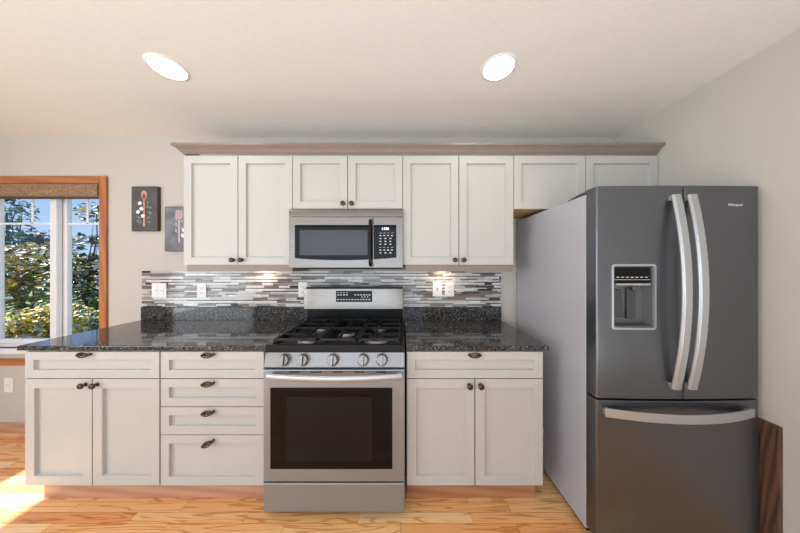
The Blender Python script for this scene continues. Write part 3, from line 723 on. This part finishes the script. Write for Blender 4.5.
def vhandle(parent, x):
    z0, z1 = .797, 1.716; n = 28; b = B(); path = []
    for i in range(n+1):
        u = i/n; path.append((x, yfront(x)-.016-.044*(1-(2*u-1)**2), z0+u*(z1-z0)))
    prof = [(-.0185, -.006), (.0185, -.006), (.020, 0), (.016, .009), (-.016, .009), (-.020, 0)]
    b.sweep(path, prof, up=(0, -1, .0001))
    for zz in (z0+.012, z1-.012): b.box(x-.016, x+.016, yfront(x)-.017, yfront(x)+.0002, zz-.012, zz+.012)
    obj('handle', b, M['steelv'], parent, .001, smooth=35)
vhandle(dl, 1.3035); vhandle(drr, 1.3785)
n = 28; path = []
for i in range(n+1):
    u = i/n; xx = .977+u*(1.684-.977); path.append((xx, yfront(xx)-.014-.046*(1-(2*u-1)**2), .680))
b = B(); b.sweep(path, [(.006, -.019), (.006, .019), (0, .0215), (-.009, .016), (-.009, -.016), (0, -.0215)], up=(0, 0, 1))
for xx in (.991, 1.670): b.box(xx-.013, xx+.013, yfront(xx)-.017, yfront(xx)+.0002, .665, .695)
obj('handle', b, M['steelv'], fz, .001, smooth=35)
for x0, x1 in ((FX0+.006, FX0+.075), (FX1-.075, FX1-.006)):
    b = B(); b.prism([(-.736, 1.7455), (-.60, 1.7455), (-.60, 1.752), (-.68, 1.763), (-.736, 1.765)], 'x', x0, x1); obj('hinge_cover', b, M['dplastic'], fr, .003)
cu = bpy.data.curves.new('logo', 'FONT'); cu.body = 'Whirlpool'; cu.size = .0175; cu.extrude = .0004; cu.shear = .25; cu.align_x = 'CENTER'
tmp = bpy.data.objects.new('logo_text', cu); COL.objects.link(tmp); bpy.context.view_layer.update()
lm = bpy.data.meshes.new_from_object(tmp.evaluated_get(bpy.context.evaluated_depsgraph_get())); bpy.data.objects.remove(tmp)
lm.materials.clear(); lm.materials.append(M['marks'])
for p_ in lm.polygons: p_.material_index = 0
lm.transform(Matrix.Rotation(PI/2, 4, 'X')); lx = 1.612
for vv in lm.vertices: vv.co += Vector((lx, yfront(lx+vv.co.x)-.0012, 1.668)) - fr.location
lo = bpy.data.objects.new('logo', lm); COL.objects.link(lo); lo.parent = drr; lo['label'] = 'small silver script logo'

# dark wood panel on the right wall
b = B(); b.box(1.762, 1.7795, -.852, -.10, 0, .628)
tag(obj('wood_panel', b, M['walnut'], None, .0015, origin=(1.77, -.48, 0)), 'dark brown wood panel upright on the right wall beside the refrigerator', 'panel')

# ------------------------------------------------------------------ lamps
def can(label, x, y):
    t = thing('recessed_light', label, 'ceiling light', (x, y, ZC-.012), 'recessed ceiling lights')
    b = B(); prof = [(.076, -.006), (.090, -.003), (.092, -.0005), (.077, -.0005)]; n = 40
    rings = [[b.bm.verts.new((x+r*math.cos(2*PI*i/n), y+r*math.sin(2*PI*i/n), ZC+h)) for i in range(n)] for r, h in prof]
    for A, C in zip(rings, rings[1:]+rings[:1]):
        for i in range(n): b._f([A[i], A[(i+1) % n], C[(i+1) % n], C[i]])
    obj('trim_ring', b, M['white'], t, smooth=40)
    b = B(); b.lathe([(.075, 0), (.075, .003), (.05, .006), (0, .0075)], (x, y, ZC-.003), (0, 0, -1), 40); obj('lens', b, M['lamp'], t, smooth=50)
can('glowing round recessed ceiling light above the left base cabinets', -1.245, -.687)
can('glowing round recessed ceiling light above the right base cabinet', .525, -.687)
def puck(label, x):
    t = thing('puck_light', label, 'under-cabinet light', (x, -.10, 1.36), 'under-cabinet puck lights')
    b = B(); b.lathe([(.034, 0), (.036, .004), (.036, .014), (.030, .018), (0, .018)], (x, -.07, ZU0+.0035), (0, 0, -1), 28); obj('housing', b, M['white'], t, smooth=40)
    b = B(); b.lathe([(.026, 0), (.024, .002), (0, .003)], (x, -.07, ZU0-.0148), (0, 0, -1), 24); obj('lens', b, M['puck'], t, smooth=50)
puck('small round light under the upper cabinet left of the microwave', -1.115)
puck('small round light under the upper cabinet right of the microwave', .33)
